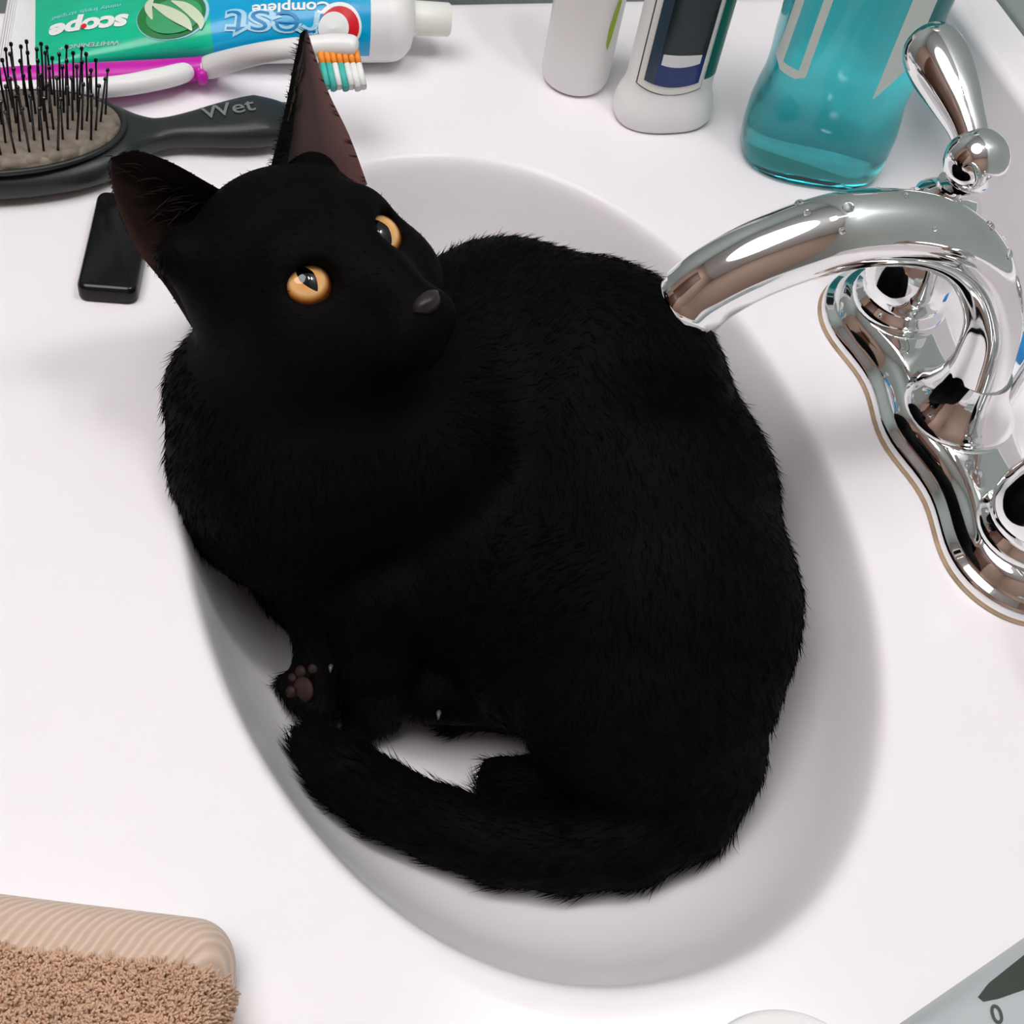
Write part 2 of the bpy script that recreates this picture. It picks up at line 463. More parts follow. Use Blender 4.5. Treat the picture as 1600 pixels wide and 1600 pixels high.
# smooth a little
adj_a = np.concatenate([CF[:, i] for i in range(4)] + [CF[:, (i+1) % 4] for i in range(4)])
adj_b = np.concatenate([CF[:, (i+1) % 4] for i in range(4)] + [CF[:, i] for i in range(4)])
for it in range(2):
    acc = np.zeros_like(CV); cn = np.zeros(len(CV)); np.add.at(acc, adj_a, CV[adj_b]); np.add.at(cn, adj_a, 1)
    CV = CV * .5 + .5 * acc / cn[:, None]
# ears: curved double-walled shells that belong to the same skin
def deep(u, v, dm):                     # picture position at a distance dm (m) relative to the head centre, along the view
    d0 = -(CR.T @ (HC - CAM_C))[2] + dm
    return CAM_C + CR @ (np.array([(u-800)/FPX, -(v-800)/FPX, -1.]) * d0)
def ear(Lp, Rp, back, bulge, nu=18, nw=14, th=.0016):
    L = crspline(Lp, nu // (len(Lp)-1)); Rr = crspline(Rp, nu // (len(Rp)-1)); n = min(len(L), len(Rr))
    back = np.array(back, float); back /= np.linalg.norm(back)
    outer, inner = [], []
    for i in range(n):
        t = i / (n - 1); wid = np.linalg.norm(Rr[i] - L[i])
        for j in range(nw + 1):
            w = j / nw; s = math.sin(PI * w) ** .8
            p = L[i] * (1 - w) + Rr[i] * w + back * (bulge * wid * s)
            inner.append(p); outer.append(p + back * th * (.3 + s) )
    Vv = inner + outer; m = nw + 1; o = n * m
    Fi = [(i*m+j, i*m+j+1, (i+1)*m+j+1, (i+1)*m+j) for i in range(n-1) for j in range(nw)]
    Fo = [(o+a, o+d, o+c, o+b) for a, b, c, d in Fi]
    f0 = Fo[len(Fo) // 2]; nv = np.cross(Vv[f0[1]] - Vv[f0[0]], Vv[f0[2]] - Vv[f0[0]])
    if nv.dot(back) < 0: Fo = [f[::-1] for f in Fo]
    rim = []
    for i in range(n-1):
        for j in (0, nw):
            a, b = i*m+j, (i+1)*m+j; rim.append((a, b, o+b, o+a))
    for j in range(nw):
        a, b = (n-1)*m+j, (n-1)*m+j+1; rim.append((a, b, o+b, o+a))
    return Vv, Fi, Fo + rim
# cat's right ear (left in view) and left ear
earA = ear([deep(350,300,.004), deep(312,278,-.004), deep(268,254,-.016), deep(215,236,-.028), deep(174,246,-.034)],
           [deep(300,512,.018), deep(258,446,.006), deep(213,388,-.010), deep(180,312,-.026), deep(171,254,-.034)],
           -HF * .8 + HI * .5 + HU * .25, .34)
earB = ear([deep(446,272,.010), deep(456,215,.012), deep(464,150,.020), deep(471,95,.025), deep(477,46,.028)],
           [deep(574,288,.024), deep(546,212,.022), deep(515,148,.024), deep(493,88,.027), deep(480,46,.028)],
           -HI * .85 - HF * .55, .78)
Vall = [tuple(v) for v in CV]; Fall = [tuple(f) for f in CF]; mats = [0] * len(CF)
ear_w = [0.0] * len(CV)
for ev, fi, fo in (earA, earB):
    o = len(Vall); Vall += [tuple(v) for v in ev]; mw_ = 15; ear_w += [(i % mw_) / (mw_ - 1) for i in range(len(ev))]
    Fall += [tuple(i + o for i in f) for f in fi]; mats += [1] * len(fi)
    Fall += [tuple(i + o for i in f) for f in fo]; mats += [0] * len(fo)
cat = empty('cat', (.01, .0, -.122))
tag(cat, 'black cat with amber eyes curled up in the white sink basin', 'cat')
def under(parent, o):                   # parent while keeping world coordinates
    o.parent = parent; o.matrix_parent_inverse = parent.matrix_world.inverted() if False else Matrix.Translation(-Vector(parent.location)); return o
body = mesh_obj('body', Vall, Fall, [M['fur'], M['earskin']], recalc=False)
body.data.polygons.foreach_set('material_index', mats); under(cat, body)
at_ = body.data.attributes.new('ear_edge', 'FLOAT', 'POINT'); at_.data.foreach_set('value', ear_w)

# eyes
def eye_mat():
    m = mat('amber_eye', (.7, .35, .1), .06, spec=.5, coat=.4)
    tc = N(m, 'ShaderNodeTexCoord'); sp = N(m, 'ShaderNodeSeparateXYZ'); LK(m, tc.outputs['Object'], sp.inputs[0])
    x, y, z = sp.outputs
    rr = math_n(m, 'SQRT', math_n(m, 'ADD', math_n(m, 'MULTIPLY', x, x), math_n(m, 'MULTIPLY', y, y)))
    cr = N(m, 'ShaderNodeValToRGB'); LK(m, math_n(m, 'DIVIDE', rr, .0104), cr.inputs[0])
    e = cr.color_ramp.elements
    e[0].position = .0; e[0].color = (.62, .26, .05, 1); e[1].position = .74; e[1].color = (.10, .02, .005, 1)
    a = e.new(.34); a.color = (.76, .38, .12, 1); b = e.new(.55); b.color = (.86, .54, .25, 1); c = e.new(.66); c.color = (.50, .20, .04, 1); d = e.new(.82); d.color = (.01, .006, .005, 1)
    nz = N(m, 'ShaderNodeTexNoise'); nz.inputs['Scale'].default_value = 420; LK(m, tc.outputs['Object'], nz.inputs['Vector'])
    col = mixc(m, math_n(m, 'MULTIPLY', nz.outputs['Fac'], .22), cr.outputs[0], (.42, .15, .03))
    px = math_n(m, 'DIVIDE', x, .0027); py = math_n(m, 'DIVIDE', y, .0056)
    # pointed slit pupil
    pd = math_n(m, 'ADD', math_n(m, 'POWER', math_n(m, 'ABSOLUTE', px), 1.3), math_n(m, 'POWER', math_n(m, 'ABSOLUTE', py), 1.5))
    LK(m, mixc(m, math_n(m, 'LESS_THAN', pd, 1.0), col, (.001, .001, .001)), BSDF(m).inputs['Base Color'])
    return m
M['eye'] = eye_mat()
for k, e in enumerate(EYES):
    V = []
    nr = 24
    prof = [(math.sin(PI * i / nr) * ER, math.cos(PI * i / nr) * ER) for i in range(nr + 1)]
    v, f = lathe_geo([(max(r, 1e-6), z) for r, z in prof], 32)
    o = mesh_obj('eye', v, f, M['eye'])
    g = CAM_C - e; g = g / np.linalg.norm(g) + HU * .27 + HI * (.34 if k == 0 else .50) - HU * (0 if k == 0 else .12); z = Vector(g).normalized()
    y = Vector(HU); y = (y - z * y.dot(z)).normalized(); x = y.cross(z)
    mw = Matrix((x, y, z)).transposed().to_4x4(); mw.translation = Vector(e)
    o.parent = cat; o.matrix_local = Matrix.Translation(-Vector(cat.location)) @ mw
    o['label'] = 'amber eye with a dark slit pupil'
# nose
v, f = lathe_geo([(.0004, .0042), (.002, .0038), (.0040, .002), (.0046, 0), (.0036, -.003), (.0004, -.0042)], 16)
Mn = Matrix((Vector(HI), Vector(HU), Vector(HF))).transposed().to_4x4(); Mn.translation = Vector(head(0, -21, 39.6))
v = [Mn @ Vector((p[0] * (1.15 + .25 * (p[1] > 0)), p[1] * .8, p[2])) for p in v]
under(cat, mesh_obj('nose', v, f, M['nose']))
# paw pads and claws
def blob(p, nrm, r, h):
    nrm = Vector(nrm).normalized(); v, f = lathe_geo([(.02 * r, h), (.5 * r, h * .88), (.85 * r, h * .5), (r, 0), (.6 * r, -h)], 14, Matrix.Translation(Vector(p)) @ nrm.to_track_quat('Z', 'Y').to_matrix().to_4x4())
    return v, f
pw = B['pawl'][0]; side_n = np.array([.35, -.75, .55])
for du, dv_, r in ((474, 1078, .0052), (458, 1062, .0026), (470, 1050, .0026), (488, 1046, .0026), (455, 1082, .0026)):
    for zz in np.arange(-.02, -.09, -.0008):
        p = at(du, dv_, zz)
        ii = ((p - lo) / VOX).round().astype(int)
        if D[tuple(ii)] < .0004: break
    under(cat, mesh_obj('paw_pad', *blob(p, side_n, r, .0016), M['pad']))
M['claw'] = mat('claw', (.10, .095, .09), .2, spec=.6)
for u, v_ in ((518, 1040), (686, 1113)):
    for zz in np.arange(-.02, -.09, -.0008):
        p = at(u, v_, zz); ii = ((p - lo) / VOX).round().astype(int)
        if D[tuple(ii)] < .0004: break
    v, f = tube_geo([p, p + np.array([.0015, -.0006, .0012]), p + np.array([.0034, -.0010, .0005])], [.0011, .0009, .0002], 8, 3)
    under(cat, mesh_obj('claw', v, f, M['claw']))
# tufts of hair inside the ears
M['tuft'] = mat('ear_tuft', (.022, .016, .014), .6, spec=.15)
V, F = [], []
for (ev, fi, fo), n_h in ((earA, 34), (earB, 36)):
    cols = 15; rows = len(ev) // 2 // cols
    for _ in range(n_h):
        i = random.randint(1, int(rows * .7)); j = random.randint(2, 7)
        p = np.array(ev[i * cols + j]); q = np.array(ev[min(rows - 1, i + random.randint(2, 5)) * cols + min(14, j + random.randint(3, 6))]); L = np.linalg.norm(q - p)
        q = p + (q - p) / max(L, 1e-6) * min(L, .014); mid_ = (p + q) / 2 + HF * .0022
        g = tube_geo([p, mid_, q], [.00028, .00024, .00004], 4, 3); o0 = len(V); V += g[0]; F += [tuple(a + o0 for a in f_) for f_ in g[1]]
et = mesh_obj('ear_hair', V, F, M['tuft']); et['kind'] = 'stuff'; under(cat, et)

# fur: individual tapered hairs, too many to count
EF = [f for f, mi_ in zip(Fall[len(CF):], mats[len(CF):]) if mi_ == 0 and len(set(f)) == 4]
AV = np.array(Vall)
tri = np.array([(f[0], f[1], f[2]) for f in CF] + [(f[0], f[2], f[3]) for f in CF] + [(f[0], f[1], f[2]) for f in EF] + [(f[0], f[2], f[3]) for f in EF])
ta, tb, tc_ = AV[tri[:, 0]], AV[tri[:, 1]], AV[tri[:, 2]]
cr_ = np.cross(tb - ta, tc_ - ta); ar = np.linalg.norm(cr_, axis=1)
lines = [([HC, B['neck'][0], B['chest'][0]]), [HC + HU*.01, B['neck'][0]*.5 + B['back1'][0]*.5, B['back1'][0], B['back2'][0], B['back3'][0], B['haunch'][0], B['rump'][0], B['t0'][0]] + [B['t%d' % i][0] for i in range(1, 9)],
         [B['chest'][0], B['elbowl'][0], B['wristl'][0], B['pawl'][0]], [B['chestlow'][0], B['elbowr'][0], B['wristr'][0], B['pawr'][0]], [B['haunch'][0], B['knee'][0], B['shank'][0], B['hfoota'][0], B['hfoot'][0]]]
segs = [(a, b) for L in lines for a, b in zip(L[:-1], L[1:])]
NF = 70000
pick = rng.choice(len(tri), NF, p=ar / ar.sum())
r1, r2 = np.sqrt(rng.random(NF)), rng.random(NF)
P = ta[pick] * (1 - r1)[:, None] + tb[pick] * (r1 * (1 - r2))[:, None] + tc_[pick] * (r1 * r2)[:, None]
Nn = cr_[pick] / ar[pick][:, None]
best = np.full(NF, 9.); Tn = np.zeros((NF, 3)); tailness = np.zeros(NF)
for si, (a, b) in enumerate(segs):
    ab = b - a; t = np.clip((P - a) @ ab / ab.dot(ab), 0, 1); d = np.linalg.norm(P - a - t[:, None] * ab, axis=1)
    w = d < best; best[w] = d[w]; Tn[w] = ab / np.linalg.norm(ab)
    tailness[w] = 1.0 if si >= 2 + 7 and si < 2 + 15 else 0.
relh = P - HC; hf = np.stack([relh @ HI, relh @ HU, relh @ HF], 1)
ish = (np.linalg.norm(relh, axis=1) < .055) | (pick >= 2 * len(CF))
Tn[ish] = (-HF * .8 + HU * .15)[None] + np.sign(hf[ish, 0])[:, None] * HI * .25
keep = np.ones(NF, bool)
for e in EYES: keep &= np.linalg.norm(P - (e + HF * .010), axis=1) > .0108
keep &= ~(np.linalg.norm(P - head(0, -20.5, 39), axis=1) < .007)
P, Nn, Tn, ish, tailness = P[keep], Nn[keep], Tn[keep], ish[keep], tailness[keep]
NF = len(P)
Tn = Tn - Nn * (Tn * Nn).sum(1)[:, None]; Tn /= np.linalg.norm(Tn, axis=1)[:, None] + 1e-9
rn = rng.normal(size=(NF, 3)) * .16
ln = np.where(ish, .0030, np.where(tailness > 0, .0085, .0066)) * (.6 + .7 * rng.random(NF))
isear0 = (pick[keep] >= 2 * len(CF)); rn[isear0] *= .3
lift = np.where(isear0, .30, np.where(ish, .16, .20))[:, None]
d1 = Tn + Nn * lift + rn; d1 /= np.linalg.norm(d1, axis=1)[:, None]
d2 = Tn + Nn * lift * .35 + rn * 1.3; d2 /= np.linalg.norm(d2, axis=1)[:, None]
pick_ = pick[keep]; isear = pick_ >= 2 * len(CF)
p0 = P - Nn * np.where(isear, -.0003, .0006)[:, None]; p1 = p0 + d1 * (ln * .5)[:, None]; p2 = p1 + d2 * (ln * .5)[:, None]
sd = np.cross(d1, Nn); sd /= np.linalg.norm(sd, axis=1)[:, None] + 1e-9; up = np.cross(sd, d1)
w0 = .00018
ring = []
for k in range(3):
    a = 2 * PI * k / 3; ring.append((sd * math.cos(a) + up * math.sin(a)) * w0)
VV = np.concatenate([np.stack([p0 + ring[k] for k in range(3)] + [p1 + ring[k] * .75 for k in range(3)] + [p2], 1)]).reshape(-1, 3)
VV[:, 2] = np.maximum(VV[:, 2], basin_z(VV[:, 0], VV[:, 1]) + .0012)
base = (np.arange(NF) * 7)[:, None]
FF = []
for k in range(3):
    j = (k + 1) % 3
    FF.append(base + np.array([k, j, 3 + j])); FF.append(base + np.array([k, 3 + j, 3 + k])); FF.append(base + np.array([3 + k, 3 + j, 6]))
FF = np.concatenate(FF)
def big_mesh(name, VV, FF, m):
    me = bpy.data.meshes.new(name)
    me.vertices.add(len(VV)); me.vertices.foreach_set('co', VV.astype(np.float32).ravel())
    me.loops.add(FF.size); me.loops.foreach_set('vertex_index', FF.astype(np.int32).ravel())
    me.polygons.add(len(FF)); me.polygons.foreach_set('loop_start', np.arange(len(FF), dtype=np.int32) * FF.shape[1])
    me.update(calc_edges=True); me.polygons.foreach_set('use_smooth', [True] * len(FF)); me.materials.append(m)
    o = bpy.data.objects.new(name, me); COL.objects.link(o); return o
fur = big_mesh('fur', VV, FF, M['hair']); fur['kind'] = 'stuff'; under(cat, fur)

# ------------------------------------------------------------ faucet
FY = .1817
fa = empty('faucet', (0, FY, 0)); tag(fa, 'chrome two-handle faucet with curved spout on the sink deck', 'faucet')
def plate_loop(g):
    out = []
    n = 120
    for j in range(n):
        a = 2 * PI * j / n
        c, s = math.cos(a), math.sin(a)
        x = .094 * c
        # half width of the outline: lobes at the handles, waist, fuller centre
        xx = abs(x)
        if xx > .0612: hw = .0285 * math.sqrt(max(0, 1 - ((xx - .0612) / .0328) ** 2))
        else: hw = .0285 - .0045 * math.sin(PI * xx / .0612) ** 2
        out.append((x, hw * (1 if s >= 0 else -1)))
    # resample by arc length, offset inward by g
    P = [np.array(p) for p in out]
    res = []
    for j in range(n):
        t = P[(j+1) % n] - P[j-1]; nrm = np.array([-t[1], t[0]]); l = np.linalg.norm(nrm)
        res.append(P[j] + (nrm / l if l > 0 else nrm) * g)
    return res
V = []
lv = [(0, .0005), (0, .0045), (.0012, .0062), (.0035, .007), (.0045, .0085), (.006, .0125), (.009, .0150), (.013, .0160)]
for g, z in lv: V += [(p[0], p[1], z) for p in plate_loop(g)]
n = 120
M['seal'] = mat('old_sealant', (.42, .30, .19), .7); noise_tint(M['seal'], (.42, .30, .19), .5, 90)
mesh_obj('sealant', [(p[0], p[1], z) for g, z in ((-.0011, .0003), (-.0009, .0008), (.002, .0009)) for p in plate_loop(g)], rings_faces(3, n, True, False, False), M['seal'], fa)
mesh_obj('deck_plate', V, rings_faces(len(lv), n, True, True, True), M['chrome'], fa, sharp=70)
mesh_obj('spout_base', *lathe_geo([(.0225, .0155), (.0225, .018), (.0195, .021), (.0165, .026), (.0140, .032), (.0128, .038), (.001, .0385)], 40), M['chrome'], fa, sharp=60)
sp = [(0, .0, .022), (0, -.002, .045), (0, -.010, .071), (0, -.030, .098), (0, -.056, .1135), (0, -.086, .1165), (0, -.112, .108), (0, -.128, .0975), (0, -.1345, .0895)]
sr = [.0140, .0114, .0108, .0116, .0125, .0130, .0128, .0126, .0128]
v, f = tube_geo(sp, sr, 28, 8, cap=False)
o = mesh_obj('spout', v, f, M['chrome'], fa)
M['drop'] = mat('water', (1, 1, 1), .02, trans=1, ior=1.33)
Qs = crspline([list(p) + [r] for p, r in zip(sp, sr)], 8)
for k in range(14):
    qi = random.randint(17, 44); q_ = Qs[qi]; tt = Vector(Qs[qi+1][:3] - Qs[qi-1][:3]).normalized(); sx_ = Vector((1, 0, 0)); up_ = tt.cross(sx_)
    if up_.z < 0: up_ = -up_
    a_ = random.uniform(-.9, .9); nd = up_ * math.cos(a_) + sx_ * math.sin(a_); rd = random.uniform(.0008, .0020)
    vd, fd = lathe_geo([(.02 * rd, .55 * rd), (.5 * rd, .45 * rd), (.85 * rd, .22 * rd), (rd, 0), (.7 * rd, -.15 * rd)], 12, Matrix.Translation(Vector(q_[:3]) + nd * (q_[3] + .0001)) @ nd.to_track_quat('Z', 'Y').to_matrix().to_4x4())
    mesh_obj('water_drop', vd, fd, M['drop'], o)
t = (Vector(sp[-1]) - Vector(sp[-2])).normalized()
q = Vector((1, 0, 0)); w = t.cross(q)
Ma = Matrix((q, w, t)).transposed().to_4x4(); Ma.translation = Vector(sp[-1])
mesh_obj('aerator', *lathe_geo([(.0112, -.001), (.0115, .001), (.0115, .004), (.0108, .005), (.0090, .0045), (.0088, -.002), (.0005, -.002)], 28, Ma), M['chrome'], o, sharp=40)
def handle(sx):
    h = mesh_obj('handle', *lathe_geo([(.0200, .0155), (.0205, .0175), (.0195, .0200), (.0175, .0215), (.0172, .0235), (.0185, .027), (.0188, .031), (.0178, .037), (.0155, .045), (.0122, .053), (.0098, .059), (.0092, .063),
                                       (.0105, .066), (.0135, .0690), (.0138, .0715), (.0105, .0745), (.0075, .077), (.0075, .080), (.001, .0805)], 40, Matrix.Translation((sx * .0612, 0, 0))), M['chrome'], fa, sharp=60)
    c = np.array([sx * .0590, .002, .0925])
    vb, fb = lathe_geo([(max(.0125 * math.sin(PI * i / 16), 1e-5), .0125 * math.cos(PI * i / 16)) for i in range(17)], 28, Matrix.Translation(c))
    mesh_obj('ball', vb, fb, M['chrome'], h)
    return h, c
h, c = handle(-1)
v, f = tube_geo([c + np.array(p) for p in ((-.006, -.001, .004), (-.014, -.0015, .0075), (-.027, -.0025, .0115), (-.040, -.0035, .0145), (-.050, -.0042, .0165), (-.0545, -.0045, .0172), (-.0562, -.0046, .0174))],
                [.0068, .0078, .0105, .0122, .0112, .0072, .0014], 24, 6)
mesh_obj('lever', v, f, M['chrome'], h)
h, c = handle(1)
v, f = tube_geo([c + np.array(p) for p in ((.006, -.001, .004), (.014, -.0015, .0075), (.027, -.0025, .0115), (.040, -.0035, .0145), (.050, -.0042, .0165), (.0545, -.0045, .0172), (.0562, -.0046, .0174))],
                [.0068, .0078, .0105, .0122, .0112, .0072, .0014], 24, 6)
mesh_obj('lever', v, f, M['chrome'], h)
mesh_obj('lift_rod', *lathe_geo([(.003, .015), (.003, .062), (.0045, .064), (.0075, .069), (.0085, .0745), (.007, .080), (.003, .083), (.0005, .0835)], 20, Matrix.Translation((0, .0215, 0))), M['chrome'], fa, sharp=60)

# ------------------------------------------------------------ mouthwash bottle
M['wash'] = mat('teal_mouthwash', (.02, .62, .64), .06, trans=1, ior=1.38)
vol = N(M['wash'], 'ShaderNodeVolumeAbsorption'); vol.inputs['Color'].default_value = (.0, .62, .66, 1); vol.inputs['Density'].default_value = 26
LK(M['wash'], vol.outputs[0], M['wash'].node_tree.nodes['Material Output'].inputs['Volume'])
BSDF(M['wash']).inputs['Base Color'].default_value = (.25, .92, .93, 1)
M['labelw'] = mat('pale_label', (.62, .70, .66), .4)
mw = empty('mouthwash_bottle', (-.1765, .1905, 0), -.3)
tag(mw, 'clear bottle of teal mouthwash standing by the backsplash behind the spout', 'bottle')
def bottle_loop(sx, sy, e=2.6, n=48): return sup(n, .0355 * sx, .0255 * sy, e)
bl = [(.001, .003, .7, 2.6), (.80, .0025, .8, 2.6), (.90, .0005, .9, 2.6), (.975, .004, .97, 2.6), (1, .012, 1, 2.6), (1, .026, 1, 2.6), (.965, .036, .97, 2.6), (.93, .042, .93, 2.8), (.925, .05, .92, 3), (.945, .06, .93, 3.2), (.96, .08, .93, 3.2),
      (.96, .12, .93, 3.2), (.93, .135, .9, 3), (.80, .15, .85, 2.6), (.55, .16, .65, 2.2), (.40, .165, .55, 2), (.40, .178, .55, 2)]
V = []
for a, z, b_, e in bl: V += [(py, px, z) for px, py in [(p[0] * a if a > .01 else p[0]*.001, p[1] * (b_ if a > .01 else .001)) for p in sup(48, .0355, .0255, e)]]
mesh_obj('bottle_body', V, rings_faces(len(bl), 48, True, True, True), M['wash'], mw, sharp=50)
mesh_obj('cap', *lathe_geo([(.0165, .174), (.0175, .176), (.0175, .198), (.016, .2), (.001, .2)], 32), M['white'], mw, sharp=40)
def wrap_label(name, y0, y1, z0fn, z1, m, parent, off=.0006, n=16, nz_=8):
    V = []
    for j in range(nz_ + 1):
        for i in range(n + 1):
            y = y0 + (y1 - y0) * i / n
            z = z0fn(i / n) + (z1 - z0fn(i / n)) * j / nz_
            sc = np.interp(z, [q[1] for q in bl[3:]], [q[0] for q in bl[3:]]); sb = np.interp(z, [q[1] for q in bl[3:]], [q[2] for q in bl[3:]]); e = 3.0
            hy, hx = .0355 * sc, .0255 * sb
            x = hx * max(0, 1 - (min(abs(y) / hy, 1)) ** e) ** (1 / e)
            nrm = Vector((x / hx ** 2, y / hy ** 2, 0)).normalized()
            V.append((x + nrm.x * off, y + nrm.y * off, z))
    m1 = n + 1
    return mesh_obj(name, V, [(j*m1+i, j*m1+i+1, (j+1)*m1+i+1, (j+1)*m1+i) for j in range(nz_) for i in range(n)], m, parent)
# white label edges: a U-shaped outline on the near face and a strip on the far side
def uz(t): return .060 + .022 * abs(2 * t - 1) ** 2.2
wrap_label('label_edge', -.0330, -.0305, lambda t: .058 - .004 * t, .134, M['labelw'], mw)
wrap_label('label_edge', -.0305, -.0240, lambda t: .0545, .059, M['labelw'], mw)
wrap_label('label_edge', -.0240, -.0205, lambda t: .055 + .002 * t, .134, M['labelw'], mw)
wrap_label('label_edge', .0110, .0215, lambda t: .052 + .018 * t, .134, M['labelw'], mw)

# ------------------------------------------------------------ deodorant stick
do = empty('deodorant_stick', (-.2135, .1255, .0004), .0)
tag(do, 'white deodorant stick with dark navy label between lotion bottle and mouthwash', 'deodorant')
dl = [(-.001, .001), (-.0015, .0), (-.0, .003), (.0, .009), (-.0012, .014), (-.0028, .018), (-.0034, .022), (-.0036, .06), (-.0036, .11), (-.006, .116), (-.012, .119)]
V = []
for ins, z in dl:
    V += [(x, y, z) for x, y in [(p[1], p[0]) for p in sup(56, .0245 + ins, .0165 + ins, 2.5)]]
mesh_obj('stick_body', V, rings_faces(len(dl), 56, True, True, True), M['white'], do, sharp=60)
def label_mat():
    m = mat('navy_label', (.01, .02, .05), .25, spec=.5)
    uv = N(m, 'ShaderNodeUVMap'); sp = N(m, 'ShaderNodeSeparateXYZ'); LK(m, uv.outputs[0], sp.inputs[0]); u, v = sp.outputs[0], sp.outputs[1]
    c = mixc(m, math_n(m, 'GREATER_THAN', v, .2), (.006, .030, .16), (.006, .018, .022))
    c = mixc(m, math_n(m, 'LESS_THAN', u, .16), c, (.035, .06, .085))
    w = math_n(m, 'MULTIPLY', math_n(m, 'MULTIPLY', math_n(m, 'GREATER_THAN', u, .2), math_n(m, 'LESS_THAN', u, .92)),
               math_n(m, 'MULTIPLY', math_n(m, 'GREATER_THAN', math_n(m, 'SUBTRACT', v, math_n(m, 'MULTIPLY', math_n(m, 'POWER', math_n(m, 'SUBTRACT', u, .5), 2), .12)), .125), math_n(m, 'LESS_THAN', v, .20)))
    c = mixc(m, w, c, (.78, .80, .80))
    LK(m, c, BSDF(m).inputs['Base Color']); return m
M['navy'] = label_mat(); M['green_d'] = mat('dark_green_print', (.0, .15, .11), .35)
def curved_patch(name, parent, y0, y1, z0, z1, m, off, hy=.0209, hx=.0129, e=2.5, n=16, curve=.0, yskew=0.0, uv=False, nz_=4):
    V = []; UV = []
    for j in range(nz_ + 1):
        for i in range(n + 1):
            t = i / n; y = y0 + (y1 - y0) * t + yskew * j / nz_
            zz = z0 + curve * (2 * t - 1) ** 2; z = zz + (z1 - zz) * j / nz_
            x = hx * max(0.0, 1 - min(abs(y) / hy, .9995) ** e) ** (1 / e)
            nr = Vector((abs(x) ** (e-1) / hx ** e, math.copysign(abs(y) ** (e-1), y) / hy ** e, 0)).normalized()
            V.append((x + nr.x * off, y + nr.y * off, z)); UV.append((t, (z - z0) / (z1 - z0)))
    m1 = n + 1
    o = mesh_obj(name, V, [(j*m1+i, j*m1+i+1, (j+1)*m1+i+1, (j+1)*m1+i) for j in range(nz_) for i in range(n)], m, parent)
    if uv:
        l = o.data.uv_layers.new(name='UVMap')
        for lp in o.data.loops: l.data[lp.index].uv = UV[lp.vertex_index]
    return o
curved_patch('label_outline', do, -.0195, .0108, .0205, .113, M['ink_dark'], .0004, curve=.003)
curved_patch('label_border', do, -.0190, .0103, .0212, .113, M['cream'], .0008, curve=.003)
lab = curved_patch('front_label', do, -.0170, .0082, .0255, .112, M['navy'], .0012, curve=.002, uv=True, nz_=10)
lab['label'] = 'dark navy front label with white bar'
curved_patch('side_print', do, .0115, .0190, .028, .113, M['green_d'], .0003, curve=.0)

# ------------------------------------------------------------ white lotion bottle
lb = empty('lotion_bottle', (-.2435, .0895, 0)); tag(lb, 'plain white lotion bottle with a small green leaf print, beside the deodorant', 'bottle')
mesh_obj('bottle_body', *lathe_geo([(.010, .001), (.0135, .0), (.0158, .002), (.0168, .006), (.0168, .02), (.0170, .10), (.0165, .108), (.012, .116), (.008, .119), (.008, .122)], 48), M['white'], lb, sharp=60)
mesh_obj('cap', *lathe_geo([(.0082, .121), (.0105, .122), (.0105, .140), (.009, .142), (.001, .142)], 32), M['white'], lb, sharp=40)
M['leaf'] = mat('lime_print', (.36, .52, .02), .4); M['paleblue'] = mat('pale_blue_print', (.50, .66, .70), .4)
def cyl_patch(name, poly, m, r=.0171):   # poly of (angle deg, z)
    V = [(r * math.cos(math.radians(a)), r * math.sin(math.radians(a)), z) for a, z in poly]
    return mesh_obj(name, V, [tuple(range(len(V)))], m, lb, smooth=False)
cyl_patch('leaf_print', [(22, .030), (27, .027), (31, .034), (37, .052), (40, .062), (33, .058), (25, .048), (21, .039)], M['leaf'])
cyl_patch('leaf_print', [(29, .068), (37, .064), (47, .072), (55, .088), (50, .100), (38, .098), (30, .084)], M['paleblue'])

# ------------------------------------------------------------ toothpaste tube
tA = at(2, 44, .004); tB = at(606, 27, .020)
dv = tB - tA; TL = math.hypot(dv[0], dv[1]); tdir = np.array([dv[0], dv[1], 0]) / TL; tside = np.array([tdir[1], -tdir[0], 0])   # side points to the near edge
tp = empty('toothpaste_tube', (tA[0], tA[1], 0)); tag(tp, 'green and blue toothpaste tube lying flat with white cap, behind the toothbrush', 'toothpaste')
def tube_dim(t):
    hw = np.interp(t, [0, .03, .3, .6, .9, 1], [.0300, .0300, .0285, .0262, .0235, .0222])
    hh = np.interp(t, [0, .05, .2, .45, .7, .9, 1], [.0009, .0011, .0062, .0122, .0165, .0190, .0198])
    return hw, hh
def tube_pt(t, a, off=0.0):             # a: angle, pi/2 is up
    hw, hh = tube_dim(t); e = np.interp(t, [0, 1], [3.0, 2.05])
    c, s = math.cos(a), math.sin(a); k = (abs(c) ** e + abs(s) ** e) ** (-1 / e)
    x, z = (hw + off) * k * c, (hh + off) * k * s
    return tdir * (t * TL) + tside * x + np.array([0, 0, hh + .0004 + z])
def tube_surf(t, x, off=.0003):         # x measured around the skin from the ridge towards the near edge
    return tube_pt(t, PI / 2 - x / tube_dim(min(max(t, 0), 1))[0], off)
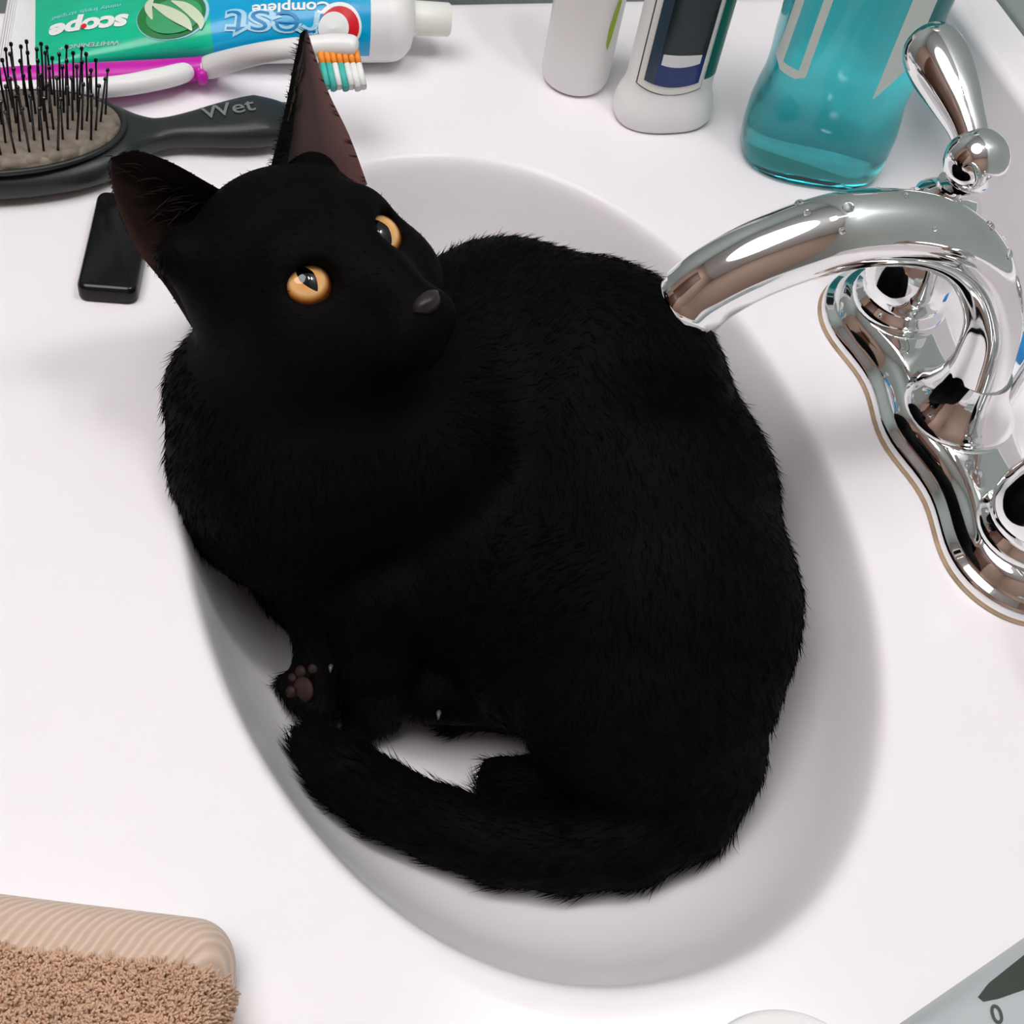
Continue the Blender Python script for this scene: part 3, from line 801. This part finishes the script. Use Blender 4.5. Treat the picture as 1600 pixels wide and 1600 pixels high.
def print_mat():
    m = mat('tube_print', (.8, .8, .8), .28, coat=.2)
    uv = N(m, 'ShaderNodeUVMap'); sp = N(m, 'ShaderNodeSeparateXYZ'); LK(m, uv.outputs[0], sp.inputs[0]); u, v = sp.outputs[0], sp.outputs[1]   # v: across, -1 far .. 1 near
    gl = math_n(m, 'GREATER_THAN', math_n(m, 'SUBTRACT', u, math_n(m, 'MULTIPLY', v, .022)), .085)
    gr = math_n(m, 'LESS_THAN', math_n(m, 'ADD', u, math_n(m, 'MULTIPLY', v, -.015)), .53)
    br_ = math_n(m, 'LESS_THAN', math_n(m, 'ADD', u, math_n(m, 'MULTIPLY', math_n(m, 'MULTIPLY', v, v), -.0)), .945)
    nz = N(m, 'ShaderNodeTexNoise'); nz.inputs['Scale'].default_value = 6; LK(m, uv.outputs[0], nz.inputs['Vector'])
    green = mixc(m, nz.outputs['Fac'], (.0, .42, .22), (.0, .62, .36))
    blue = mixc(m, nz.outputs['Fac'], (.0, .30, .62), (.0, .42, .72))
    edge = math_n(m, 'LESS_THAN', v, 1.22)
    c = mixc(m, gl, (.82, .83, .84), mixc(m, gr, blue, green))
    c = mixc(m, br_, (.82, .83, .84), c); c = mixc(m, edge, (.80, .82, .83), c)
    LK(m, c, BSDF(m).inputs['Base Color']); return m
M['print'] = print_mat()
V = []; UV = []; nt, nn = 41, 48
for i in range(nt):
    t = i / (nt - 1)
    for j in range(nn):
        a = 2 * PI * j / nn; V.append(tube_pt(t, a)); aa_ = PI / 2 - a; aa_ = aa_ + 2 * PI if aa_ < -PI else aa_; UV.append((t, aa_ / (PI / 2)))
o = mesh_obj('tube_body', V, rings_faces(nt, nn, True, True, False), M['print'], tp)
l = o.data.uv_layers.new(name='UVMap')
for lp in o.data.loops: l.data[lp.index].uv = UV[lp.vertex_index]
Mt = Matrix((Vector(tside), Vector((0, 0, 1)), Vector(tdir))).transposed().to_4x4(); Mt.translation = Vector(tdir * TL) + Vector((0, 0, .0204))
V = []
for r, z in ((1, -.001), (1.01, .001), (.97, .0045), (.88, .0075), (.70, .0105), (.45, .012)):
    for j in range(nn):
        a = 2 * PI * j / nn; V.append(Mt @ Vector((.0222 * r * math.cos(a), .0198 * r * math.sin(a), z)))
mesh_obj('shoulder', V, rings_faces(6, nn, True, False, True), M['white'], tp, sharp=60)
mesh_obj('cap', *lathe_geo([(.0068, .0100), (.0078, .0105), (.0080, .0125), (.0078, .0290), (.0070, .0300), (.0005, .0300)], 32, Mt), M['cream'], tp, sharp=40)
# crimp ridges
V, F = [], []
for k in range(4):
    t0, t1 = .004 + k * .006, .007 + k * .006
    g = []
    for t in (t0, t1):
        for x in np.linspace(-.029, .029, 10): g.append(tube_surf(t, x, .0002))
    g2 = [p + np.array([0, 0, .0004]) for p in g]
    o0 = len(V); V += g2; F += [(o0+i, o0+i+1, o0+11+i, o0+10+i) for i in range(9)]
mesh_obj('crimp', V, F, M['white'], tp)
# printed words: text meshes laid on the tube (they read with the tube turned round)
def text_geo(s, size, bold=0.0, sub=True):
    cu = bpy.data.curves.new('t', 'FONT'); cu.body = s; cu.size = size; cu.align_x = 'CENTER'; cu.align_y = 'CENTER'; cu.offset = bold; cu.resolution_u = 4
    ob = bpy.data.objects.new('t', cu); COL.objects.link(ob)
    dg = bpy.context.evaluated_depsgraph_get(); me = bpy.data.meshes.new_from_object(ob.evaluated_get(dg))
    bm = bmesh.new(); bm.from_mesh(me); bmesh.ops.triangulate(bm, faces=bm.faces)
    if sub:
        for _ in range(2):
            ed = [e for e in bm.edges if e.calc_length() > size * .18]
            if ed: bmesh.ops.subdivide_edges(bm, edges=ed, cuts=1); bmesh.ops.triangulate(bm, faces=bm.faces)
    V = [v.co.copy() for v in bm.verts]; bm.verts.index_update(); F = [tuple(v.index for v in f.verts) for f in bm.faces]
    bm.free(); bpy.data.objects.remove(ob); bpy.data.curves.remove(cu); bpy.data.meshes.remove(me)
    return V, F
def tube_text(s, size, t, x, m, slant=0.0, off=.0004, bold=0.0, sx=1.0):
    V, F = text_geo(s, size, bold)
    W = [tube_surf(t - (p.x * sx * math.cos(slant) - p.y * math.sin(slant)) / TL, x + (p.y * math.cos(slant) + p.x * sx * math.sin(slant)), off) for p in V]
    o = mesh_obj('lettering', W, F, m, tp, smooth=False); return o
def to_px(p):
    q = CR.T @ (np.array(p) - CAM_C); return np.array([800 + FPX * q[0] / -q[2], 800 - FPX * q[1] / -q[2]])
TB0 = np.array([tA[0], tA[1], 0])
def tube_xt(u, v):                      # the spot on the tube's skin seen at a picture position -> (t, x)
    q = np.array([min(max(u / 604, .02), .98), .006]); goal = np.array([u, v])
    for _ in range(14):
        f0 = to_px(TB0 + tube_surf(q[0], q[1], 0)); e = goal - f0
        J = np.stack([(to_px(TB0 + tube_surf(q[0] + 1e-3, q[1], 0)) - f0) / 1e-3, (to_px(TB0 + tube_surf(q[0], q[1] + 1e-4, 0)) - f0) / 1e-4], 1)
        d = np.linalg.solve(J, e); d[1] = max(-.006, min(.006, d[1])); d[0] = max(-.1, min(.1, d[0])); q = q + d
        q[0] = min(max(q[0], 0), .995); q[1] = min(max(q[1], -.03), .040)
    return q[0], q[1]
M['ink_w'] = mat('white_ink', (.85, .88, .87), .35); M['ink_g'] = mat('silver_ink', (.42, .52, .48), .4); M['ink_red'] = mat('red_ink', (.65, .01, .02), .35)
M['ink_lb'] = mat('light_blue_ink', (.38, .68, .86), .35); M['ink_bl'] = mat('blue_ink', (.0, .22, .52), .35)
t, x = tube_xt(137, 40); tube_text('scope', .0150, t, x, M['ink_w'], slant=-.12, bold=.0007, sx=1.02)
t, x = tube_xt(139, 70); tube_text('WHITENING +', .0042, t, x, M['ink_g'], slant=-.12, bold=.0001)
t, x = tube_xt(135, 18); tube_text('minty fresh striped', .0042, t, x, M['ink_lb'], slant=-.04)
t, x = tube_xt(432, 38); tube_text('rest', .0225, t, x, M['ink_lb'], slant=-.12, bold=.0011, sx=1.25)
tube_text('rest', .0235, t, x, M['ink_bl'], slant=-.12, bold=-.0003, sx=1.25, off=.0006)
t, x = tube_xt(455, 12); tube_text('Complete', .0080, t, x, M['ink_w'], slant=-.03, bold=.0002, sx=1.1)
def tube_disc(u, v, ru, rv, m, off, a0=0, a1=2*PI, inner=None, n=32, name='emblem'):
    t, x = tube_xt(u, v); ts, xs = tube_xt(u + ru, v)[0] - t, tube_xt(u, v + rv)[1] - x
    V = [tube_surf(t, x, off)] + [tube_surf(t + ts * math.cos(2*PI*j/n), x + xs * math.sin(2*PI*j/n), off) for j in range(n)]
    return mesh_obj(name, V, [(0, 1 + j, 1 + (j+1) % n) for j in range(n)], m, tp, smooth=False)
tube_disc(529, 43, 36, 33, M['ink_w'], .0004); tube_disc(530, 43, 31, 28, M['ink_red'], .0007); tube_disc(521, 44, 24, 22, M['ink_w'], .0010)
tube_disc(131, 42, 4.5, 3.5, M['ink_red'], .0007)
# green mint swirl between the two halves
M['mintd'] = mat('dark_mint', (.02, .20, .05), .35); M['mintl'] = mat('cream_swirl', (.62, .72, .52), .35); M['mintm'] = mat('mid_mint', (.05, .36, .14), .35)
tube_disc(270, 22, 57, 40, M['ink_lb'], .0003); tube_disc(268, 22, 54, 38, M['mintd'], .0005); tube_disc(272, 24, 44, 28, M['mintm'], .0007)
def tube_strip(pts, w, m, off):
    Q = crspline(pts, 5); V = []
    for i, q in enumerate(Q):
        d = Q[min(i+1, len(Q)-1)] - Q[max(i-1, 0)]; d = d / (np.linalg.norm(d) + 1e-9); nrm = np.array([-d[1], d[0]]); ww = w * math.sin(PI * (i + .6) / (len(Q) + .2))
        for s in (-1, 0, 1):
            t, x = tube_xt(*(q + nrm * ww * s)); V.append(tube_surf(t, x, off))
    return mesh_obj('swirl', V, [(i*3+j, i*3+j+1, i*3+4+j, i*3+3+j) for i in range(len(Q)-1) for j in range(2)], m, tp)
tube_strip([(236, 8), (262, 20), (288, 34), (300, 48)], 9, M['mintl'], .0010); tube_strip([(240, 0), (232, 14), (238, 32)], 6, M['mintl'], .0010)
tube_strip([(268, 4), (292, 14), (312, 32), (314, 46)], 8, M['mintl'], .0010)

# ------------------------------------------------------------ toothbrush
tb = empty('toothbrush', (at(320, 105, 0)[0], at(320, 105, 0)[1], 0)); tag(tb, 'white and magenta toothbrush lying in front of the toothpaste tube', 'toothbrush')
def PT(u, v, z): return at(u, v, z)
v, f = tube_geo([PT(-60, 137, .009), PT(0, 130, .0085), PT(90, 125, .0085), PT(180, 120, .0085), PT(260, 113, .0085), PT(310, 107, .0090), PT(345, 98, .0100)], [.0050, .0072, .0076, .0074, .0066, .0058, .0050], 20, 5, flat=.9)
under(tb, mesh_obj('handle_grip', v, f, M['magenta']))
v, f = tube_geo([PT(-60, 146, .0095), PT(0, 142, .0105), PT(90, 139, .0110), PT(180, 135, .0115), PT(250, 123, .0112), PT(288, 113, .0105), PT(300, 109, .0095)], [.0030, .0038, .0044, .0046, .0048, .0044, .0020], 16, 5)
under(tb, mesh_obj('handle_inlay', v, f, M['white']))
v, f = tube_geo([PT(312, 109, .0095), PT(330, 104, .0115), PT(370, 92, .0230), PT(420, 81, .0370), PT(470, 74, .0440), PT(520, 71, .0460), PT(552, 72, .0465), PT(560, 73, .0465)], [.0040, .0054, .0050, .0046, .0044, .0050, .0046, .0018], 16, 5)
neck = under(tb, mesh_obj('neck', v, f, M['white']))
g = join_geo(*[lathe_geo([(.0005, .0), (.0024, .0006), (.0026, .003), (.0020, .006), (.0005, .0068)], 12, Matrix.Translation(Vector(PT(312, 124, .006 + .0)) + Vector((.003*k, .001*k, 0))) ) for k in range(2)])
under(tb, mesh_obj('grip_nub', *g, M['magenta']))
tuft_dir = np.array([.55, .30, -.55]); tuft_dir /= np.linalg.norm(tuft_dir)
for r_ in range(3):
    for c_ in range(7):
        p = PT(500 + c_ * 9.4, 79 + r_ * 2.5, .0455 - r_ * .0022)
        L = .0165 + .0008 * (c_ % 2)
        dirv = np.array([.86, .06, -.42]); dirv /= np.linalg.norm(dirv)
        q = p + dirv * .0062; e = p + dirv * L
        tipm = M['teal_b'] if c_ in (0, 1, 3) else M['white_b']
        v1, f1 = tube_geo([p, q], [.0013, .0013], 8, 1)
        tf = under(tb, mesh_obj('tuft', v1, f1, M['orange']))
        v2, f2 = tube_geo([q, e], [.0013, .0014], 8, 1)
        w = mesh_obj('tuft_tip', v2, f2, tipm); w.parent = tf

# ------------------------------------------------------------ hairbrush
P0 = at(62, 232, .0); P1 = at(420, 196, .0)
bd = P1 - P0; BL = np.linalg.norm(bd); bd /= BL; bsd = np.array([bd[1], -bd[0], 0])
if bsd[0] < 0: bsd = -bsd
hb = empty('hairbrush', (P0[0] + .0092, P0[1], 0)); tag(hb, 'black paddle hairbrush with grey cushion lying bristles up on the counter', 'hairbrush')
def bpt(t, s, z): return bd * t + bsd * s + np.array([0, 0, z])
BW = [(-.062, .002), (-.058, .011), (-.045, .0215), (-.025, .0272), (0, .0285), (.020, .0255), (.034, .0185), (.043, .0105), (.052, .0072), (.062, .0078), (.078, .0118), (.092, .0138), (.103, .0122), (.110, .0075), (.1135, .002)]
BWs = crspline(BW, 4)
def brush_sec(w, zt, zb):
    out = []
    for j in range(24):
        a = 2*PI*j/24; c, s = math.cos(a), math.sin(a); k = (abs(c)**3 + abs(s)**3) ** (-1/3)
        out.append((w * k * c, (zt+zb)/2 + (zt-zb)/2 * k * s))
    return out
V = []
for t, w in BWs:
    zt = np.interp(t, [-.062, -.05, .035, .05, .07, .095, .1135], [.010, .0165, .0165, .0135, .0150, .0175, .0120]); zb = np.interp(t, [-.062, -.04, .03, .05, .07, .1, .1135], [.004, .0004, .0004, .003, .0035, .0025, .006])
    V += [bpt(t, x, z) for x, z in brush_sec(max(w, .0008), zt, zb)]
mesh_obj('brush_body', V, rings_faces(len(BWs), 24, True, True, True), M['brush'], hb)
# raised rim line and cushion
V = []
for k, (sc, z) in enumerate(((1.0, .0150), (.985, .0185), (.94, .0200), (.88, .0212), (.6, .0238), (.3, .0250), (.02, .0254))):
    for j in range(48):
        a = 2*PI*j/48; V.append(bpt(-.010 + .0455 * sc * math.cos(a), .0252 * sc * math.sin(a), z))
cu = mesh_obj('cushion', V, rings_faces(7, 48, True, False, True), M['padb'], hb)
V, F = tube_geo([bpt(-.010 + .0465 * math.cos(2*PI*j/32), .0262 * math.sin(2*PI*j/32), .0172) for j in range(33)], [.0013] * 33, 8, 2, cap=False)
mesh_obj('rim', V, F, M['brush'], hb)
pv, pf = join_geo(lathe_geo([(.00055, 0), (.00042, .02), (.0004, .0215)], 6), lathe_geo([(.0001, .0208), (.00075, .0213), (.0009, .0220), (.0007, .0227), (.0001, .0230)], 6))
pin = bpy.data.meshes.new('bristle'); pin.from_pydata([tuple(p) for p in pv], [], pf); pin.update(); pin.materials.append(M['black'])
for r_ in range(-4, 5):
    for c_ in range(-7, 8):
        x = (c_ + (.5 if r_ % 2 else 0)) * .0056; y = r_ * .0050
        q = (x / .0435) ** 2 + (y / .0236) ** 2
        if q > .95: continue
        o = bpy.data.objects.new('bristle', pin); COL.objects.link(o); o.parent = hb
        zz = .0206 + .0046 * (1 - q)
        p = bpt(-.010 + x, y, zz)
        dirv = Vector((0, 0, 1)) + Vector(bd) * (x * 4 + random.uniform(-.06, .06)) + Vector(bsd) * (y * 5 + random.uniform(-.06, .06))
        o.matrix_local = Matrix.Translation(Vector(p)) @ dirv.to_track_quat('Z', 'Y').to_matrix().to_4x4()
V, F = text_geo('Wet', .0125, .0001)
hz = .0172
W = []
for p in V:
    t = .0815 + p.x * 1.0; s = -.0018 - p.y; w = np.interp(t, [q[0] for q in BW], [q[1] for q in BW])
    zt = np.interp(t, [-.062, -.05, .035, .05, .07, .095, .1135], [.010, .0165, .0165, .0135, .0150, .0175, .0120]); zb = np.interp(t, [-.062, -.04, .03, .05, .07, .1, .1135], [.004, .0004, .0004, .003, .0035, .0025, .006])
    z = (zt+zb)/2 + (zt-zb)/2 * (1 - min(.98, abs(s) / w) ** 3) ** (1/3)
    W.append(bpt(t, s, z + .0006))
mesh_obj('lettering', W, F, M['grey_ink'], hb, smooth=False)

# ------------------------------------------------------------ black comb
c0 = at(168, 474, 0); c1 = at(200, 322, 0); cdv = c1 - c0; cl = np.linalg.norm(cdv); ang = math.atan2(cdv[1], cdv[0])
cm = empty('comb', (c0[0], c0[1], 0), ang - PI/2); tag(cm, 'glossy black plastic comb lying under the cat\'s ear, below the hairbrush', 'comb')
hwid = np.linalg.norm(at(122, 470, .004) - at(217, 474, .004)) / 2
g = slab_geo(hwid, cl / 2, .004, [(.001, .0004), (0, .001), (0, .006), (.0008, .0072), (.002, .0078)]); g = ([(x, y + cl / 2, z) for x, y, z in g[0]], g[1])
mesh_obj('spine', *g, M['black'], cm, sharp=50)
# ------------------------------------------------------------ towel
a0, a1 = at(0, 1395, .024), at(300, 1432, .024)
te = a1 - a0; te[2] = 0; te /= np.linalg.norm(te); tn = np.array([te[1], -te[0], 0])
if tn[0] < 0: tn = -tn                 # towards the near side
corner = at(384, 1424, .020)
tw = empty('towel', (corner[0], corner[1], 0)); tag(tw, 'folded tan terry towel with a smooth woven border on the counter corner', 'towel')
M['towel'] = mat('tan_terry', (.62, .42, .29), .95, spec=.1, sheen=.3); noise_tint(M['towel'], (.62, .41, .28), .16, 60)
M['band'] = mat('woven_band', (.56, .36, .27), .9, spec=.1, sheen=.3)
tcn = N(M['band'], 'ShaderNodeTexCoord'); wv = N(M['band'], 'ShaderNodeTexWave'); wv.inputs['Scale'].default_value = 170; wv.inputs['Distortion'].default_value = 1.2; wv.bands_direction = 'DIAGONAL'
LK(M['band'], tcn.outputs['Object'], wv.inputs['Vector']); bump(M['band'], wv.outputs['Fac'], .5, .0012)
LK(M['band'], mixc(M['band'], wv.outputs['Fac'], (.60, .43, .33), (.70, .54, .44)), BSDF(M['band']).inputs['Base Color'])
TW, TD, TH = .13, .10, .024
def tw_loc(a, b): return -te * a + tn * b      # a back along the edge from the corner, b towards the near side
def towel_h(a, b):
    R = .013; d = min(a, TW - a, b, TD - b)
    # rounded corner
    if a < R and b < R: d = R - math.hypot(R - a, R - b)
    if d <= 0: return None
    return TH * (1 - (1 - min(d / R, 1)) ** 2.4) ** (1 / 2.4) + .0012 * math.sin(a * 90) * math.sin(b * 70)
nx, ny = 60, 48
def tw_grid(a_, b_):                     # square grid with rounded corner near the origin
    R = .016
    if a_ < R and b_ < R:
        m_ = max(R - a_, R - b_); l_ = math.hypot(R - a_, R - b_)
        if l_ > 0: a_, b_ = R - (R - a_) * m_ / l_, R - (R - b_) * m_ / l_
    return a_, b_
V, F, mi = [], [], []
ga = [TW * (i / nx) ** 1.4 for i in range(nx + 1)]; gb = [TD * (j / ny) ** 1.4 for j in range(ny + 1)]
for a in ga:
    for b in gb:
        a2, b2 = tw_grid(a, b); h = towel_h(a2 + 1e-5, b2 + 1e-5); p = tw_loc(a2, b2); V.append((p[0], p[1], (h or 0) + .0006))
for i in range(nx):
    for j in range(ny):
        F.append((i*(ny+1)+j, i*(ny+1)+j+1, (i+1)*(ny+1)+j+1, (i+1)*(ny+1)+j)); mi.append(1 if gb[j] > .0205 else 0)
o = mesh_obj('fabric', V, F, [M['band'], M['towel']], tw); o.data.polygons.foreach_set('material_index', mi)
# terry loops
NL = 26000
aa = rng.random(NL) ** 1.3 * (TW - .004) + .001; bb = rng.random(NL) ** 1.2 * (TD - .024) + .0200
pp, qq = [], []
for a, b in zip(aa, bb):
    h = towel_h(a, b)
    if h is None: continue
    e = .0004; ha = towel_h(a + e, b) or h; hb_ = towel_h(a, b + e) or h
    nrm = -(-te) * (ha - h) / e - tn * (hb_ - h) / e + np.array([0, 0, 1.]); nrm /= np.linalg.norm(nrm)
    p = tw_loc(a, b); pp.append([p[0], p[1], h]); qq.append(nrm)
pp, qq = np.array(pp), np.array(qq); n_ = len(pp)
dj = qq + rng.normal(size=(n_, 3)) * .55; dj /= np.linalg.norm(dj, axis=1)[:, None]
ll = (.0022 + .0022 * rng.random(n_))[:, None]; sx_ = np.cross(dj, rng.normal(size=(n_, 3))); sx_ /= np.linalg.norm(sx_, axis=1)[:, None]; sy_ = np.cross(sx_, dj)
prf = [(.00042, 0), (.00052, .55), (.00040, .95)]
VV = np.stack([pp + dj * ll * h + (sx_ * math.cos(2*PI*k/3) + sy_ * math.sin(2*PI*k/3)) * w + sx_ * (.0006 * h) for w, h in prf for k in range(3)], 1).reshape(-1, 3)
base = (np.arange(n_) * 9)[:, None]
FF = np.concatenate([base + np.array(q) for i in (0, 3) for q in ((i, i+1, i+4), (i, i+4, i+3), (i+1, i+2, i+5), (i+1, i+5, i+4), (i+2, i, i+3), (i+2, i+3, i+5))] + [base + np.array([6, 7, 8])])
o = big_mesh('terry_loops', VV, FF, M['towel']); o['kind'] = 'stuff'; o.parent = tw

# ------------------------------------------------------------ white lid, grey appliance, blue cap
dc = at(1165, 1590, .010); dk = np.array([.025 * 1.0, .003, 0])
ld = empty('jar_lid', (dc[0] + .0285, dc[1] + .004, 0)); tag(ld, 'round white jar lid at the bottom edge of the counter', 'lid')
mesh_obj('lid_shell', *lathe_geo([(.001, .0004), (.029, .0004), (.0298, .002), (.0298, .009), (.0290, .0105), (.0275, .0110), (.001, .0112)], 64), M['white'], ld, sharp=50)
mesh_obj('rib', *lathe_geo([(.0298, .0015), (.0304, .002), (.0304, .004), (.0298, .0045)], 64), M['white'], ld)

M['grey'] = mat('grey_plastic', (.44, .49, .50), .35); M['darkwin'] = mat('dark_window', (.03, .04, .032), .3)
ea, eb = at(1400, 1600, .028), at(1600, 1462, .028); ev_ = eb - ea; ang = math.atan2(ev_[1], ev_[0]); mid = (ea + eb) / 2
inw = np.array([-math.sin(ang), math.cos(ang)]); inw = inw if (at(1600, 1600, .028)[:2] - mid[:2]).dot(inw) > 0 else -inw
gd = empty('small_appliance', (mid[0] + inw[0] * .030, mid[1] + inw[1] * .030, 0), ang); tag(gd, 'grey plastic appliance with dark window at the lower right corner', 'appliance')
mesh_obj('shell', *slab_geo(.060, .030, .008, [(.004, .0004), (.001, .003), (0, .008), (0, .018), (.0015, .023), (.005, .027), (.009, .028)]), M['grey'], gd, sharp=60)
sgn = 1 if Vector((inw[0], inw[1], 0)).dot(Vector((-math.sin(ang), math.cos(ang), 0))) > 0 else -1
def gd_local(u, v, z): 
    p = at(u, v, z) - np.array([mid[0] + inw[0]*.030, mid[1] + inw[1]*.030, 0]); c, s = math.cos(-ang), math.sin(-ang); return (p[0]*c - p[1]*s, p[0]*s + p[1]*c, z)
poly = [gd_local(u, v, .0284) for u, v in ((1530, 1556), (1545, 1536), (1600, 1492), (1660, 1450), (1660, 1530), (1600, 1546), (1560, 1560), (1538, 1564))]
mesh_obj('window', [*poly, *[(x, y, .0275) for x, y, z in poly]], rings_faces(2, len(poly), True, True, True), M['darkwin'], gd, smooth=False)
V, F = text_geo('0', .0075, .0001, sub=False)
c_ = gd_local(1558, 1586, .0284); r0 = np.array(gd_local(1575, 1586, .0284)) - np.array(c_); r0 /= np.linalg.norm(r0); u0 = np.array(gd_local(1558, 1570, .0284)) - np.array(c_); u0 -= r0 * u0.dot(r0); u0 /= np.linalg.norm(u0)
mesh_obj('lettering', [np.array(c_) + r0 * p.x + u0 * p.y for p in V], F, M['ink_dark'], gd, smooth=False)

_b = at(1600, 546, .003); bc = empty('bottle_cap', (_b[0], _b[1], 0)); tag(bc, 'small blue plastic cap lying on the counter behind the faucet', 'cap')
mesh_obj('cap_shell', *slab_geo(.0080, .0050, .003, [(.001, .0004), (0, .001), (0, .006), (.001, .007)]), M['blue'], bc, sharp=50)
